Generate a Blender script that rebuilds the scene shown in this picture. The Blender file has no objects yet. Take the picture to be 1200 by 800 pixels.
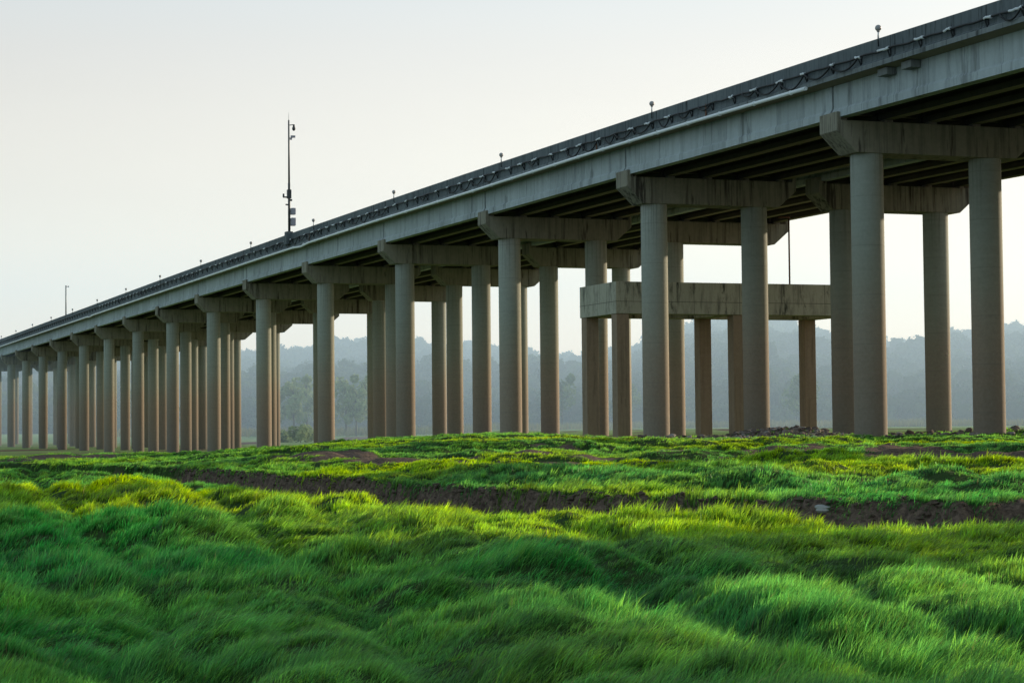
import bpy, math, random
import numpy as np
from mathutils import Vector, Matrix
random.seed(7); RNG = np.random.default_rng(11)
scn = bpy.context.scene
COL = scn.collection
R = math.radians

# ------------------------------------------------------------------ camera
F = 2400.0 / 1200.0 * 36.0
cam_d = bpy.data.cameras.new('camera'); cam = bpy.data.objects.new('camera', cam_d); COL.objects.link(cam)
cam_d.lens = F; cam_d.sensor_width = 36.0; cam_d.clip_start = 0.1; cam_d.clip_end = 20000
PITCH, ROLL = 0.0397, -0.0096
cam.matrix_world = Matrix.Rotation(math.pi/2 + PITCH, 4, 'X') @ Matrix.Rotation(ROLL, 4, 'Z')
scn.camera = cam

# ------------------------------------------------------------------ numpy noise
_P = np.random.default_rng(3).permutation(512).astype(np.int64)
def _h(ix, iy, s):
    return _P[(_P[(ix + s*37) & 511] + iy) & 511] / 511.0
def vnoise(x, y, s=0):
    ix = np.floor(x).astype(np.int64); iy = np.floor(y).astype(np.int64)
    fx = x-ix; fy = y-iy
    fx = fx*fx*fx*(fx*(fx*6-15)+10); fy = fy*fy*fy*(fy*(fy*6-15)+10)
    a = _h(ix, iy, s); b = _h(ix+1, iy, s); c = _h(ix, iy+1, s); d = _h(ix+1, iy+1, s)
    return (a*(1-fx)+b*fx)*(1-fy)+(c*(1-fx)+d*fx)*fy
def fbm(x, y, s=0, o=4):
    t = 0; a = 1; n = 0
    for i in range(o):
        t = t + a*vnoise(x*2**i+17.3*i, y*2**i+9.1*i, s+i); n += a; a *= .5
    return t/n
def sstep(a, b, x):
    t = np.clip((x-a)/(b-a), 0, 1); return t*t*(3-2*t)

# ------------------------------------------------------------------ object helpers
def mesh_np(name, V, faces_flat, sizes, mat=None, parent=None, smooth=False, loc=None):
    me = bpy.data.meshes.new(name)
    V = np.asarray(V, dtype=np.float32); ff = np.asarray(faces_flat, dtype=np.int32); sz = np.asarray(sizes, dtype=np.int32)
    me.vertices.add(len(V)); me.vertices.foreach_set('co', V.ravel())
    me.loops.add(len(ff)); me.loops.foreach_set('vertex_index', ff)
    me.polygons.add(len(sz))
    st = np.zeros(len(sz), dtype=np.int32); st[1:] = np.cumsum(sz)[:-1]
    me.polygons.foreach_set('loop_start', st); me.polygons.foreach_set('loop_total', sz)
    if smooth: me.polygons.foreach_set('use_smooth', np.ones(len(sz), dtype=bool))
    me.update(calc_edges=True)
    if mat: me.materials.append(mat)
    o = bpy.data.objects.new(name, me); COL.objects.link(o)
    if parent: o.parent = parent
    if loc is not None: o.location = loc
    return o
class MB:
    """collects simple shapes into one mesh"""
    def __init__(s): s.v = []; s.f = []
    def poly(s, vs, fs):
        n = len(s.v); s.v += [tuple(p) for p in vs]; s.f += [tuple(i+n for i in f) for f in fs]
    def box(s, x0, x1, y0, y1, z0, z1):
        s.poly([(x0,y0,z0),(x1,y0,z0),(x1,y1,z0),(x0,y1,z0),(x0,y0,z1),(x1,y0,z1),(x1,y1,z1),(x0,y1,z1)],
               [(0,3,2,1),(4,5,6,7),(0,1,5,4),(1,2,6,5),(2,3,7,6),(3,0,4,7)])
    def tube(s, pts, r, n=8, r2=None, caps=True):
        pts = [Vector(p) for p in pts]; rings = []
        for i, p in enumerate(pts):
            d = (pts[min(i+1, len(pts)-1)]-pts[max(i-1, 0)]).normalized()
            up = Vector((0,0,1)) if abs(d.z) < .9 else Vector((1,0,0))
            a = d.cross(up).normalized(); b = a.cross(d).normalized()
            rr = r if r2 is None else r+(r2-r)*i/(len(pts)-1)
            rings.append([p+a*rr*math.cos(2*math.pi*k/n)+b*rr*math.sin(2*math.pi*k/n) for k in range(n)])
        vs = [v for ring in rings for v in ring]; fs = []
        for i in range(len(pts)-1):
            for k in range(n):
                fs.append((i*n+k, i*n+(k+1)%n, (i+1)*n+(k+1)%n, (i+1)*n+k))
        if caps:
            fs.append(tuple(range(n-1, -1, -1))); fs.append(tuple((len(pts)-1)*n+k for k in range(n)))
        s.poly(vs, fs)
    def sweep(s, sections, closed_ends=True):
        """sections: list of equal-length rings of 3D points"""
        n = len(sections[0]); vs = [p for sec in sections for p in sec]; fs = []
        for i in range(len(sections)-1):
            for k in range(n):
                fs.append((i*n+k, i*n+(k+1)%n, (i+1)*n+(k+1)%n, (i+1)*n+k))
        if closed_ends:
            fs.append(tuple(range(n-1, -1, -1))); fs.append(tuple((len(sections)-1)*n+k for k in range(n)))
        s.poly(vs, fs)
    def sphere(s, c, r, nu=12, nv=8, sz=1):
        vs = []; fs = []
        for j in range(1, nv):
            t = math.pi*j/nv
            for i in range(nu):
                p = 2*math.pi*i/nu
                vs.append((c[0]+r*math.sin(t)*math.cos(p), c[1]+r*math.sin(t)*math.sin(p), c[2]+r*sz*math.cos(t)))
        vs.append((c[0],c[1],c[2]+r*sz)); vs.append((c[0],c[1],c[2]-r*sz)); T = len(vs)-2
        for j in range(nv-2):
            for i in range(nu):
                fs.append((j*nu+i, (j+1)*nu+i, (j+1)*nu+(i+1)%nu, j*nu+(i+1)%nu))
        for i in range(nu):
            fs.append((T, i, (i+1)%nu)); fs.append((T+1, (nv-2)*nu+(i+1)%nu, (nv-2)*nu+i))
        s.poly(vs, fs)
    def build(s, name, mat, parent=None, smooth=False, loc=None, bevel=0):
        me = bpy.data.meshes.new(name); me.from_pydata(s.v, [], s.f)
        import bmesh
        bm = bmesh.new(); bm.from_mesh(me); bmesh.ops.recalc_face_normals(bm, faces=bm.faces)
        if smooth:
            for f in bm.faces: f.smooth = len(f.verts) <= 4
        bm.to_mesh(me); bm.free()
        me.materials.append(mat)
        o = bpy.data.objects.new(name, me); COL.objects.link(o)
        if parent: o.parent = parent
        if loc is not None: o.location = loc
        if bevel:
            m = o.modifiers.new('bevel', 'BEVEL'); m.width = bevel; m.segments = 2; m.limit_method = 'ANGLE'
        return o
def empty(name, loc=(0,0,0), rz=0.0):
    o = bpy.data.objects.new(name, None); COL.objects.link(o); o.location = loc; o.rotation_euler = (0,0,rz)
    o.empty_display_size = .3
    return o
def tag(o, label=None, cat=None, group=None, kind=None):
    if label: o['label'] = label
    if cat: o['category'] = cat
    if group: o['group'] = group
    if kind: o['kind'] = kind
    return o

# ------------------------------------------------------------------ materials
class NT:
    def __init__(s, name):
        s.m = bpy.data.materials.new(name); s.m.use_nodes = True; s.t = s.m.node_tree; s.t.nodes.clear()
        s.out = s.t.nodes.new('ShaderNodeOutputMaterial')
    def n(s, typ, **kw):
        o = s.t.nodes.new(typ)
        for k, v in kw.items():
            if k.startswith('i_'):
                key = k[2:]; key = int(key) if key.isdigit() else key
                o.inputs[key].default_value = v
            else: setattr(o, k, v)
        return o
    def l(s, a, b): s.t.links.new(a, b)
    def math(s, op, a, b=None, c=None, clamp=False):
        o = s.n('ShaderNodeMath', operation=op); o.use_clamp = clamp
        for i, x in enumerate((a, b, c)):
            if x is None: continue
            if isinstance(x, (int, float)): o.inputs[i].default_value = x
            else: s.l(x, o.inputs[i])
        return o.outputs[0]
    def mix(s, fac, a, b, mode='MIX'):
        o = s.n('ShaderNodeMix', data_type='RGBA', blend_type=mode)
        for i, x in ((0, fac), (6, a), (7, b)):
            if isinstance(x, (int, float)): o.inputs[i].default_value = x
            elif isinstance(x, tuple): o.inputs[i].default_value = (*x, 1) if len(x) == 3 else x
            else: s.l(x, o.inputs[i])
        return o.outputs[2]
    def ramp(s, fac, stops, interp='LINEAR'):
        o = s.n('ShaderNodeValToRGB'); cr = o.color_ramp; cr.interpolation = interp
        while len(cr.elements) > 1: cr.elements.remove(cr.elements[-1])
        cr.elements[0].position = stops[0][0]; cr.elements[0].color = (*stops[0][1], 1)
        for p, c in stops[1:]:
            e = cr.elements.new(p); e.color = (*c, 1)
        s.l(fac, o.inputs[0]); return o.outputs[0]
    def noise(s, vec, scale=5, detail=4, rough=.55, sc=None):
        if sc:
            mp = s.n('ShaderNodeMapping'); mp.inputs['Scale'].default_value = sc; s.l(vec, mp.inputs[0]); vec = mp.outputs[0]
        o = s.n('ShaderNodeTexNoise'); o.inputs['Scale'].default_value = scale; o.inputs['Detail'].default_value = detail
        o.inputs['Roughness'].default_value = rough; s.l(vec, o.inputs['Vector']); return o.outputs[0]
    def done(s, col, rough=.85, spec=.25, bump=None, bs=.3, bd=.02, metal=0.0):
        p = s.n('ShaderNodeBsdfPrincipled')
        if isinstance(col, tuple): p.inputs['Base Color'].default_value = (*col, 1)
        else: s.l(col, p.inputs['Base Color'])
        if isinstance(rough, (int, float)): p.inputs['Roughness'].default_value = rough
        else: s.l(rough, p.inputs['Roughness'])
        p.inputs['Specular IOR Level'].default_value = spec; p.inputs['Metallic'].default_value = metal
        if bump is not None:
            b = s.n('ShaderNodeBump'); b.inputs['Strength'].default_value = bs; b.inputs['Distance'].default_value = bd
            s.l(bump, b.inputs['Height']); s.l(b.outputs[0], p.inputs['Normal'])
        s.l(p.outputs[0], s.out.inputs[0]); return s.m
def g3(v): return (v, v, v)

def mat_simple(name, col, rough=.6, metal=0.0, var=.25, scale=6.0, spec=.3):
    t = NT(name); tc = t.n('ShaderNodeTexCoord')
    nz = t.noise(tc.outputs['Object'], scale, 4)
    c = t.mix(nz, tuple(x*(1-var) for x in col), tuple(min(1, x*(1+var)) for x in col))
    return t.done(c, rough, spec, nz, .15, .01, metal)

def mat_pillar():
    t = NT('pillar_concrete')
    geo = t.n('ShaderNodeNewGeometry'); oi = t.n('ShaderNodeObjectInfo'); sep = t.n('ShaderNodeSeparateXYZ'); t.l(geo.outputs['Position'], sep.inputs[0])
    tc = t.n('ShaderNodeTexCoord'); ob = tc.outputs['Object']
    off = t.n('ShaderNodeVectorMath', operation='ADD'); t.l(ob, off.inputs[0])
    rv = t.math('MULTIPLY', oi.outputs['Random'], 53.0); cmb = t.n('ShaderNodeCombineXYZ'); t.l(rv, cmb.inputs[0]); t.l(rv, cmb.inputs[1]); t.l(cmb.outputs[0], off.inputs[1])
    v = off.outputs[0]
    n1 = t.noise(v, 1.0, 5, .6, (1.2, 1.2, .35)); n2 = t.noise(v, 1.0, 3, .6, (.6, .6, 5.0)); n3 = t.noise(v, 6.0, 5, .65)
    z = t.math('ADD', sep.outputs[2], t.math('MULTIPLY', t.math('SUBTRACT', n1, .5), 3.2))
    z = t.math('ADD', z, t.math('MULTIPLY', oi.outputs['Random'], .8))
    # high-water staining: brown silt below, grey-green concrete above
    c = t.ramp(t.math('MULTIPLY', t.math('ADD', z, 4.0), 1/18.0), [(0, (.125,.092,.068)), (.12, (.175,.122,.082)), (.34, (.235,.155,.096)), (.48, (.26,.195,.13)), (.60, (.26,.25,.185)), (.75, (.265,.29,.24)), (.95, (.275,.305,.265)), (1, (.25,.25,.21))])
    # thin horizontal tide lines and form rings
    wz = t.math('FRACT', t.math('MULTIPLY', t.math('ADD', sep.outputs[2], t.math('MULTIPLY', oi.outputs['Random'], 7)), 1/2.4))
    ring = t.math('LESS_THAN', wz, .018)
    c = t.mix(t.math('MULTIPLY', ring, .28), c, (.07, .06, .05))
    c = t.mix(t.math('MULTIPLY', t.math('SUBTRACT', n2, .3), .9, clamp=True), c, t.mix(.5, c, (.08, .075, .06)), 'MIX')
    c = t.mix(.35, c, t.mix(n3, (.10,.10,.09), (.36,.35,.31)), 'MIX')
    streak = t.noise(v, 1.0, 4, .7, (9, 9, .12))
    top = t.math('MULTIPLY', t.math('SUBTRACT', sep.outputs[2], 9.5), .3, clamp=True)
    c = t.mix(t.math('MULTIPLY', t.math('MULTIPLY', t.math('GREATER_THAN', streak, .56), top), .35), c, (.06, .06, .05))
    br = t.math('ADD', 1.0, t.math('MULTIPLY', oi.outputs['Random'], .30))
    hsv = t.n('ShaderNodeHueSaturation'); t.l(c, hsv.inputs['Color']); t.l(br, hsv.inputs['Value'])
    h = t.math('ADD', t.math('MULTIPLY', n3, .6), t.math('MULTIPLY', n2, .5))
    return t.done(hsv.outputs[0], .8, .3, h, .35, .02)

def mat_concrete(name, lo, hi, streaks=.5, dark=(.05,.05,.045), joint=0.0, green=0.0, sx=5.0, warm=None, sz=.18):
    """board-marked concrete with rain streaks running down; object X/Y along the faces, Z up"""
    t = NT(name); tc = t.n('ShaderNodeTexCoord'); ob = tc.outputs['Object']; sep = t.n('ShaderNodeSeparateXYZ'); t.l(ob, sep.inputs[0])
    n1 = t.noise(ob, .35, 5, .6); n2 = t.noise(ob, 3.0, 6, .65); st = t.noise(ob, 1.0, 5, .7, (sx, sx, sz)); st2 = t.noise(ob, 1.0, 3, .6, (1.1, 1.1, .1))
    c = t.mix(n2, lo, hi)
    c = t.mix(t.math('MULTIPLY', t.math('SUBTRACT', n1, .35), 1.2, clamp=True), c, t.mix(.5, c, hi))
    s1 = t.math('MULTIPLY', t.math('SUBTRACT', st, .475), 7.0, clamp=True)
    s2 = t.math('MULTIPLY', t.math('SUBTRACT', st2, .48), 5.0, clamp=True)
    c = t.mix(t.math('MULTIPLY', t.math('MULTIPLY', s1, t.math('ADD', .35, s2)), streaks), c, dark)
    s3 = t.math('MULTIPLY', t.math('SUBTRACT', t.noise(ob, 1.0, 4, .7, (sx*.6, sx*.6, sz*1.5)), .60), 12.0, clamp=True)
    c = t.mix(t.math('MULTIPLY', s3, streaks*.75), c, tuple(x*.55 for x in dark))
    if green: c = t.mix(t.math('MULTIPLY', n1, green), c, (.13, .16, .09))
    if warm: c = t.mix(t.math('MULTIPLY', t.math('SUBTRACT', n1, .3), 1.0, clamp=True), c, warm)
    if joint:
        fr = t.math('FRACT', t.math('DIVIDE', sep.outputs[1], joint)); j = t.math('LESS_THAN', fr, .03/joint)
        c = t.mix(t.math('MULTIPLY', j, .65), c, (.04, .045, .045))
        pn = t.n('ShaderNodeTexWhiteNoise'); pn.noise_dimensions = '1D'; t.l(t.math('FLOOR', t.math('DIVIDE', sep.outputs[1], joint)), pn.inputs['W'])
        hs = t.n('ShaderNodeHueSaturation'); t.l(c, hs.inputs['Color']); t.l(t.math('ADD', .88, t.math('MULTIPLY', pn.outputs[0], .2)), hs.inputs['Value']); c = hs.outputs[0]
    return t.done(c, .88, .2, t.math('ADD', n2, t.math('MULTIPLY', st, .5)), .3, .02)

M = {}
M['pillar'] = mat_pillar()
M['cap'] = mat_concrete('cap_concrete', (.17,.16,.125), (.30,.28,.215), 1.0, (.05,.044,.034), sx=3.6)
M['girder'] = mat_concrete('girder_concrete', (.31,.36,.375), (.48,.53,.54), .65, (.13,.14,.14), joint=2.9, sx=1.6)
M['deck'] = mat_concrete('deck_concrete', (.13,.14,.14), (.2,.21,.2), .5)
M['parapet'] = mat_concrete('parapet_concrete', (.095,.115,.125), (.165,.185,.192), .85, (.03,.035,.038), joint=5.05, sx=3.5)
M['platform'] = mat_concrete('platform_concrete', (.38,.36,.28), (.52,.49,.39), .85, (.05,.05,.045), green=.25, sx=3.0, sz=.5)
M['platleg'] = mat_concrete('leg_concrete', (.22,.155,.105), (.34,.26,.18), .4, (.06,.05,.04), sx=3.0)
M['kerb'] = mat_concrete('kerb_concrete', (.15,.17,.175), (.24,.26,.26), .7, (.05,.055,.055), joint=2.62, sx=2.5)
def _soff():  # under-deck shade painted into the concrete colour; downward faces kept lighter
    t = NT('shade_painted_concrete'); geo = t.n('ShaderNodeNewGeometry'); sp = t.n('ShaderNodeSeparateXYZ'); t.l(geo.outputs['True Normal'], sp.inputs[0])
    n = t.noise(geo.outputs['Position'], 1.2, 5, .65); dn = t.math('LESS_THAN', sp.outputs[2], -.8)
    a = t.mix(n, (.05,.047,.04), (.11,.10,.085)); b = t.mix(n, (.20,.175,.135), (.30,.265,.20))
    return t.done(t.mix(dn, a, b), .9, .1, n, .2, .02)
M['soffit_shade'] = _soff()
M['asphalt'] = mat_simple('asphalt', (.05,.05,.052), .9)
M['pipe'] = mat_simple('white_plastic', (.78,.81,.82), .45, var=.12, scale=1.5)
M['cable'] = mat_simple('black_rubber', (.018,.02,.022), .6)
M['wrap'] = mat_simple('white_wrap', (.62,.65,.67), .5, var=.1)
M['steel'] = mat_simple('galvanised_steel', (.16,.18,.19), .5, metal=.4)
M['darksteel'] = mat_simple('dark_steel', (.05,.06,.065), .5, metal=.3)
M['rust'] = mat_simple('rusty_steel', (.14,.07,.045), .8)
M['board'] = mat_simple('grey_panel', (.30,.31,.36), .5, var=.1)
M['globe'] = mat_simple('grey_globe', (.32,.31,.31), .35, var=.3, scale=14)
M['rock'] = mat_simple('stone', (.17,.145,.13), .9, var=.6, scale=3.0)
M['paleRock'] = mat_simple('pale_stone', (.30,.30,.28), .85, var=.3, scale=4.0)

# ------------------------------------------------------------------ twin viaduct
X0, Y0, AL, S = 17.44, 99.84, .3553, 25.25
K0, K1 = -4, 17
_k = [-5,-4,-3,-2,-1,-.6,0,.65,1.15,2,3,4,4.7,5.7,6.9,9.2,17.5]
_top = [16.0,16.35,16.65,16.93,17.20,17.36,17.60,17.78,17.90,18.10,18.29,18.42,18.46,18.56,18.58,18.55,18.50]
def ztop(s): return float(np.interp(s/S, _k, _top))
def zslab(s): return float(np.interp(s/S, [-5,-.4,0,.56,1.14,2,3,4.7,7,17.5], [15.0,16.18,16.25,16.45,16.58,16.66,16.86,16.98,16.99,16.9]))
def zgir(s): return float(np.interp(s/S, [-5,-.65,0,.6,1,2,3,4,6,10,17.5], [13.2,14.45,14.62,14.72,14.82,14.92,15.06,15.18,15.24,15.25,15.05]))
def zcapbot(k): return float(np.interp(k, [-4,0,1,2,3,4,6,9,17], [12.0,12.92,13.07,13.2,13.32,13.39,13.41,13.38,13.2]))
GT = [-1.62, .92, 3.42, 5.92, 8.42]          # girder centre lines (same for both decks, local)
def ss(s0, s1, step=4.2):
    n = max(1, int(round((s1-s0)/step))); return [s0+(s1-s0)*i/n for i in range(n+1)]

def ground_z_at(x, y):
    return float(height(np.array([x]), np.array([y]))[0])

def make_viaduct(off, near):
    root = empty('viaduct', (X0+math.cos(AL)*off, Y0+math.sin(AL)*off, 0), AL)
    cx, sx = math.cos(AL), math.sin(AL)
    SA, SB = K0*S-6, K1*S
    # deck slab with cantilevers
    m = MB(); secs = []
    for s in ss(SA, SB):
        zs = zslab(s)
        secs.append([(-2.60,s,zs), (-1.95,s,zs-.05), (8.80,s,zs-.05), (9.75,s,zs), (9.75,s,zs+.20), (-2.60,s,zs+.20)])
    m.sweep(secs); m.build('deck_slab', M['soffit_shade'], root)
    m = MB(); secs = []
    for s in ss(SA, SB):
        zs = zslab(s)+.204
        secs.append([(-2.1,s,zs), (9.25,s,zs), (9.25,s,zs+.1), (-2.1,s,zs+.1)])
    m.sweep(secs); m.build('road_surface', M['asphalt'], root)
    # parapets: outer face with a drip ledge
    for sgn, t0, who in ((1, -2.62, 'parapet'), (-1, 9.77, 'parapet')):
        m = MB(); secs = []
        for s in ss(SA, SB):
            zs, zt = zslab(s), ztop(s)
            pr = [(0, zs+.02), (0, zs+.27), (.07, zs+.33), (.085, zt-.70), (.07, zt-.60), (.07, zt-.012), (.09, zt), (.30, zt), (.33, zt-.5), (.50, zs+.42), (.50, zs+.21), (.02, zs+.02)]
            secs.append([(t0+sgn*p, s, z) for p, z in (pr if sgn > 0 else pr)])
        m.sweep(secs); m.build(who, M['parapet'], root)
        m = MB(); secs = []
        for s in ss(SA, SB):
            zs = zslab(s); secs.append([(t0+sgn*p, s, z) for p, z in ((-.03,zs+.0),(-.03,zs+.20),(.0,zs+.235),(-.003,zs+.0))])
        m.sweep(secs); m.build('edge_kerb', M['kerb'], root)
    # prestressed girders, one per span and line
    for k in range(K0, K1):
        for gi, t in enumerate(GT):
            a, b = k*S+.10, (k+1)*S-.10
            if k == -1: pass
            m = MB(); secs = []
            for s in ss(a, b):
                z0 = zgir(s); zt = zslab(s)-.055
                hw = .285
                if gi in (0, 4):
                    # outer girder: the web sits back a little above its bottom flange
                    o = -1 if gi == 0 else 1
                    pr = [(o*hw,z0),(o*hw,z0+.34),(o*(hw-.09),z0+.47),(o*(hw-.09),zt),(-o*.12,zt),(-o*.12,z0+.5),(-o*hw,z0+.3),(-o*hw,z0)]
                else:
                    pr = [(-hw,z0),(-hw,z0+.28),(-.1,z0+.5),(-.1,zt),(.1,zt),(.1,z0+.5),(hw,z0+.28),(hw,z0)]
                secs.append([(t+p, s, z) for p, z in pr])
            m.sweep(secs); m.build('girder', M['girder'] if (gi == 0) else M['soffit_shade'], root)
    # bents: cap beam + two pillars
    for k in range(K0, K1):
        s = k*S; zb = zcapbot(k); zt = zgir(s)-.16
        o = [(-2.10,zt),(-2.10,zb+1.02),(-1.02,zb),(8.05,zb),(9.25,zb+1.02),(9.25,zt)]
        m = MB()
        m.sweep([[(t, s-.86, z) for t, z in o], [(t, s+.86, z) for t, z in o]])
        for t in (-2.10, 9.25-.24):
            m.box(t, t+.24, s-.857, s+.857, zt-.05, zt+.40)
        for t in GT:
            for ds in (-.42, .42): m.box(t-.24, t+.24, s+ds-.2, s+ds+.2, zt-.04, zt+.158)
        c = m.build('cap_beam', M['cap'], root, bevel=.03)
        for t in (0.0, 6.75):
            px = root.location.x+cx*t-sx*s; py = root.location.y+sx*t+cx*s
            gz = ground_z_at(px, py)-1.0
            n = 48; rr = .8; vs = []; fs = []
            zs_ = list(np.linspace(gz, zb, 10))
            for j, z in enumerate(zs_):
                for i in range(n):
                    vs.append((rr*math.cos(2*math.pi*i/n), rr*math.sin(2*math.pi*i/n), z))
            for j in range(len(zs_)-1):
                for i in range(n): fs.append((j*n+i, j*n+(i+1)%n, (j+1)*n+(i+1)%n, (j+1)*n+i))
            m = MB(); m.poly(vs, fs); m.build('pillar', M['pillar'], root, smooth=True, loc=(t, s, 0))
    # cross beams between the girders at each bent and mid-span
    for k in range(K0, K1):
        for s2, hw, dz in (((k+.5)*S, .12, .5), (k*S+.45, .15, .3)):
            m = MB(); m.box(GT[0], GT[-1], s2-hw, s2+hw, zgir(s2)+dz, zslab(s2)-.06); m.build('cross_beam', M['soffit_shade'], root)
    if near:
        # white drain pipe slung under the slab edge
        pts = []; 
        for s in ss(.04*S, SB-.5, 3.0):
            pts.append((-2.74+ (.0), s, zslab(s)-.04 - (.13 if 3.93 < s/S < 4.02 or 9.0 < s/S < 9.05 else 0)))
        m = MB(); m.tube(pts, .098, 12)
        for s in np.arange(.1*S, SB-1, 4.0):
            z = zslab(s)-.04; m.tube([(-2.74, s-.06, z), (-2.74, s+.06, z)], .125, 12)
        m.build('drain_pipe', M['pipe'], root, smooth=True)
        # recessed blockouts with a steel plate beside the joint
        for s in (-.22*S, -.39*S+2.2):
            m = MB(); m.box(-2.35, -1.86, s-.42, s+.42, zslab(s)-.40, zslab(s)-.062); m.build('drain_bracket', M['deck'], root, bevel=.02)
        for s in (.487*S, 1.095*S, 3.83*S):
            m = MB(); m.box(-2.73, -2.68, s-.05, s+.05, zslab(s)+.06, zslab(s)+.72); m.build('downpipe', M['rust'], root)
    return root

# ------------------------------------------------------------------ terrain height (world metres, camera at origin)
ZF = -1.66
def bank_y(x):
    b = np.interp(x, [-60,-25,-12.3,-8,-4.5,0,3.2,6,8.9,14,30,80], [120,97,76,65,55,44.5,39,36.6,35.6,34.5,31,28])
    return b + 1.1*(fbm(x*.55, x*0+3.3, 5, 4)-.5)*2 + .35*(fbm(x*2.6, x*0+7.3, 9, 2)-.5)*2
def height(x, y, detail=True):
    x = np.asarray(x, float); y = np.asarray(y, float)
    by = bank_y(x)
    zf = ZF + .10*(fbm(x*.06, y*.06, 20, 3)-.5)*2 - np.interp(x, [-5, 2, 8], [.42, .32, .25])*sstep(-14, -2.0, y-by) - .08*np.exp(-((y-by+1.2)/1.1)**2)
    zr = np.interp(x, [-60,-40,-25,-16,-12.8,-9.2,-6,-1.8,1.8,5.5,12,19,27,45,90], [-1.60,-1.55,-1.50,-1.42,-1.22,-.92,-.72,-.60,-.68,-.84,-.88,-.85,-.74,-.7,-.9])
    zb = np.interp(x, [-40,-20,-12,0,9,40], [-1.70,-1.64,-1.56,-1.46,-1.48,-1.46])
    t = np.clip((y-by)/np.maximum(104-by, 5), 0, 1)
    up = zb + (zr-zb)*(t**.9)
    rb_ = sstep(-.05, .0, x/np.maximum(y, 1))
    back = rb_*np.interp(y, [106,125,150,200,300,640], [0,-.25,-.2,-.5,-.9,-1.2]) + (1-rb_)*np.interp(y, [106,125,180,230,300,430,520,640], [0,-.8,-1.2,-1.7,-2.2,-2.5,-2.2,-.4])
    up = up + back
    e = sstep(-.40, .08, y-by)
    z = zf*(1-e) + up*e
    if detail:
        near = np.clip(1-(y-60)/90, .25, 1)
        # mounds and combed furrows
        u = x*.86+y*.5; v = -x*.5+y*.86
        wx = u+1.4*(fbm(x*.35, y*.35, 31, 3)-.5); wy = v+1.4*(fbm(x*.35+9, y*.35, 33, 3)-.5)
        m1 = fbm(wx*.42, wy*.62, 1, 2)-.5
        m2 = 1-np.abs(fbm(wx*.30+4, wy*.55, 7, 2)*2-1)*1.9
        # furrow lines running away to the left
        fl = np.sin((x*.93+y*.36)*1.25+3.0*fbm(x*.2, y*.12, 44, 2))
        amp = np.where(y < by, 1.0, .9)*near
        damp = np.where(y < by, np.exp(-((y-by+.3)/4.0)**2), np.exp(-((y-by)/2.0)**2))
        fu = x*.97+y*.25+.8*(fbm(x*.3, y*.15, 35, 2)-.5); fv = -x*.25+y*.97
        bl = np.abs(vnoise(fu*.62+3, fv*.22, 151)*2-1)**.7
        bl2 = np.abs(vnoise(fu*1.5+8, fv*1.0+2, 161)*2-1)**.7
        z = z + amp*(1-.75*damp)*(.44*m1 + .05*m2 + .06*fl + .27*(bl-.55) + .13*(bl2-.55)) + .03*(fbm(x*1.7, y*1.7, 12, 3)-.5)*2
        tk = track(x, y); z = z - .18*tk*np.clip((by-y-1)/4, 0, 1)
        # crumbled face of the bank
        fz = np.exp(-((y-by+.3)/.8)**2)
        z = z + fz*(.20*(fbm(x*2.3, y*4.5, 191, 4)-.5)*2 + .10*(np.abs(vnoise(x*3.7, y*6, 201)*2-1)-.5))
        # terraces between bank and ridge
        z = z + .42*np.exp(-(((x-15.4)/3.0)**2+((y-118)/5)**2)**2)
        tr = fbm(x*.10+3, y*.33, 61, 3)-.5
        z = z + np.where(y > by+1.5, 1, 0)*np.clip((y-by)/10, 0, 1)*np.clip((112-y)/20, 0, 1)*.55*tr
    far = sstep(540, 660, y); z = z*(1-far)+far*(-1.9)
    side = sstep(90, 300, np.abs(x)); z = z*(1-side)+side*(-2.2)
    return z
def track(x, y):
    d = y-17.0; w = .35*np.sin(y*.35)+.25*np.sin(y*.9+1)
    t = 0
    for x0, k in ((-2.8,-.257), (-1.05,-.20), (1.9,-.20), (3.7,-.17), (-5.2,-.28), (-7.0,-.27)):
        t = np.maximum(t, np.exp(-((x-(x0+k*d)-w*.35)/.27)**2))
    return t
def soil_mask(x, y, ground=False):
    by = bank_y(x)
    face = sstep(-.75, -.5, y-by)*(1-sstep(-.22, -.05, y-by))*1.5
    gaps = sstep(.42, .50, fbm(x*.35, y*.12, 71, 3)+ .04)
    if ground: gaps = 1.0; face = sstep(-1.6, -1.2, y-by)*(1-sstep(.02, .3, y-by))*1.5
    m = face*np.clip(gaps*1.0+.08, 0, 1)*sstep(-14, -9, x)
    u = fbm(x*.16, y*.11, 81, 4)
    patch = sstep(.63, .70, u)*np.where(y > by+2, 1, 0)*np.clip((y-by-3)/10, 0, 1)
    for (cx, cy, rx, ry) in ((5.2, 62, 1.8, 1.0), (2.8, 66, .9, .9), (15.5, 64, 2.0, 1.1), (-16.5, 78, 1.8, 2.5), (19, 55, 1.6, 2), (-22,100,3,4),(-6,72,.7,1.6), (12, 108, 8, 6)):
        d = ((x-cx)/rx)**2+((y-cy)/ry)**2
        patch = np.maximum(patch, np.exp(-d)*1.3*(.45+fbm(x*.9, y*.9, 91, 3)))
    return np.clip(np.maximum(m, patch), 0, 1)

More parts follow.
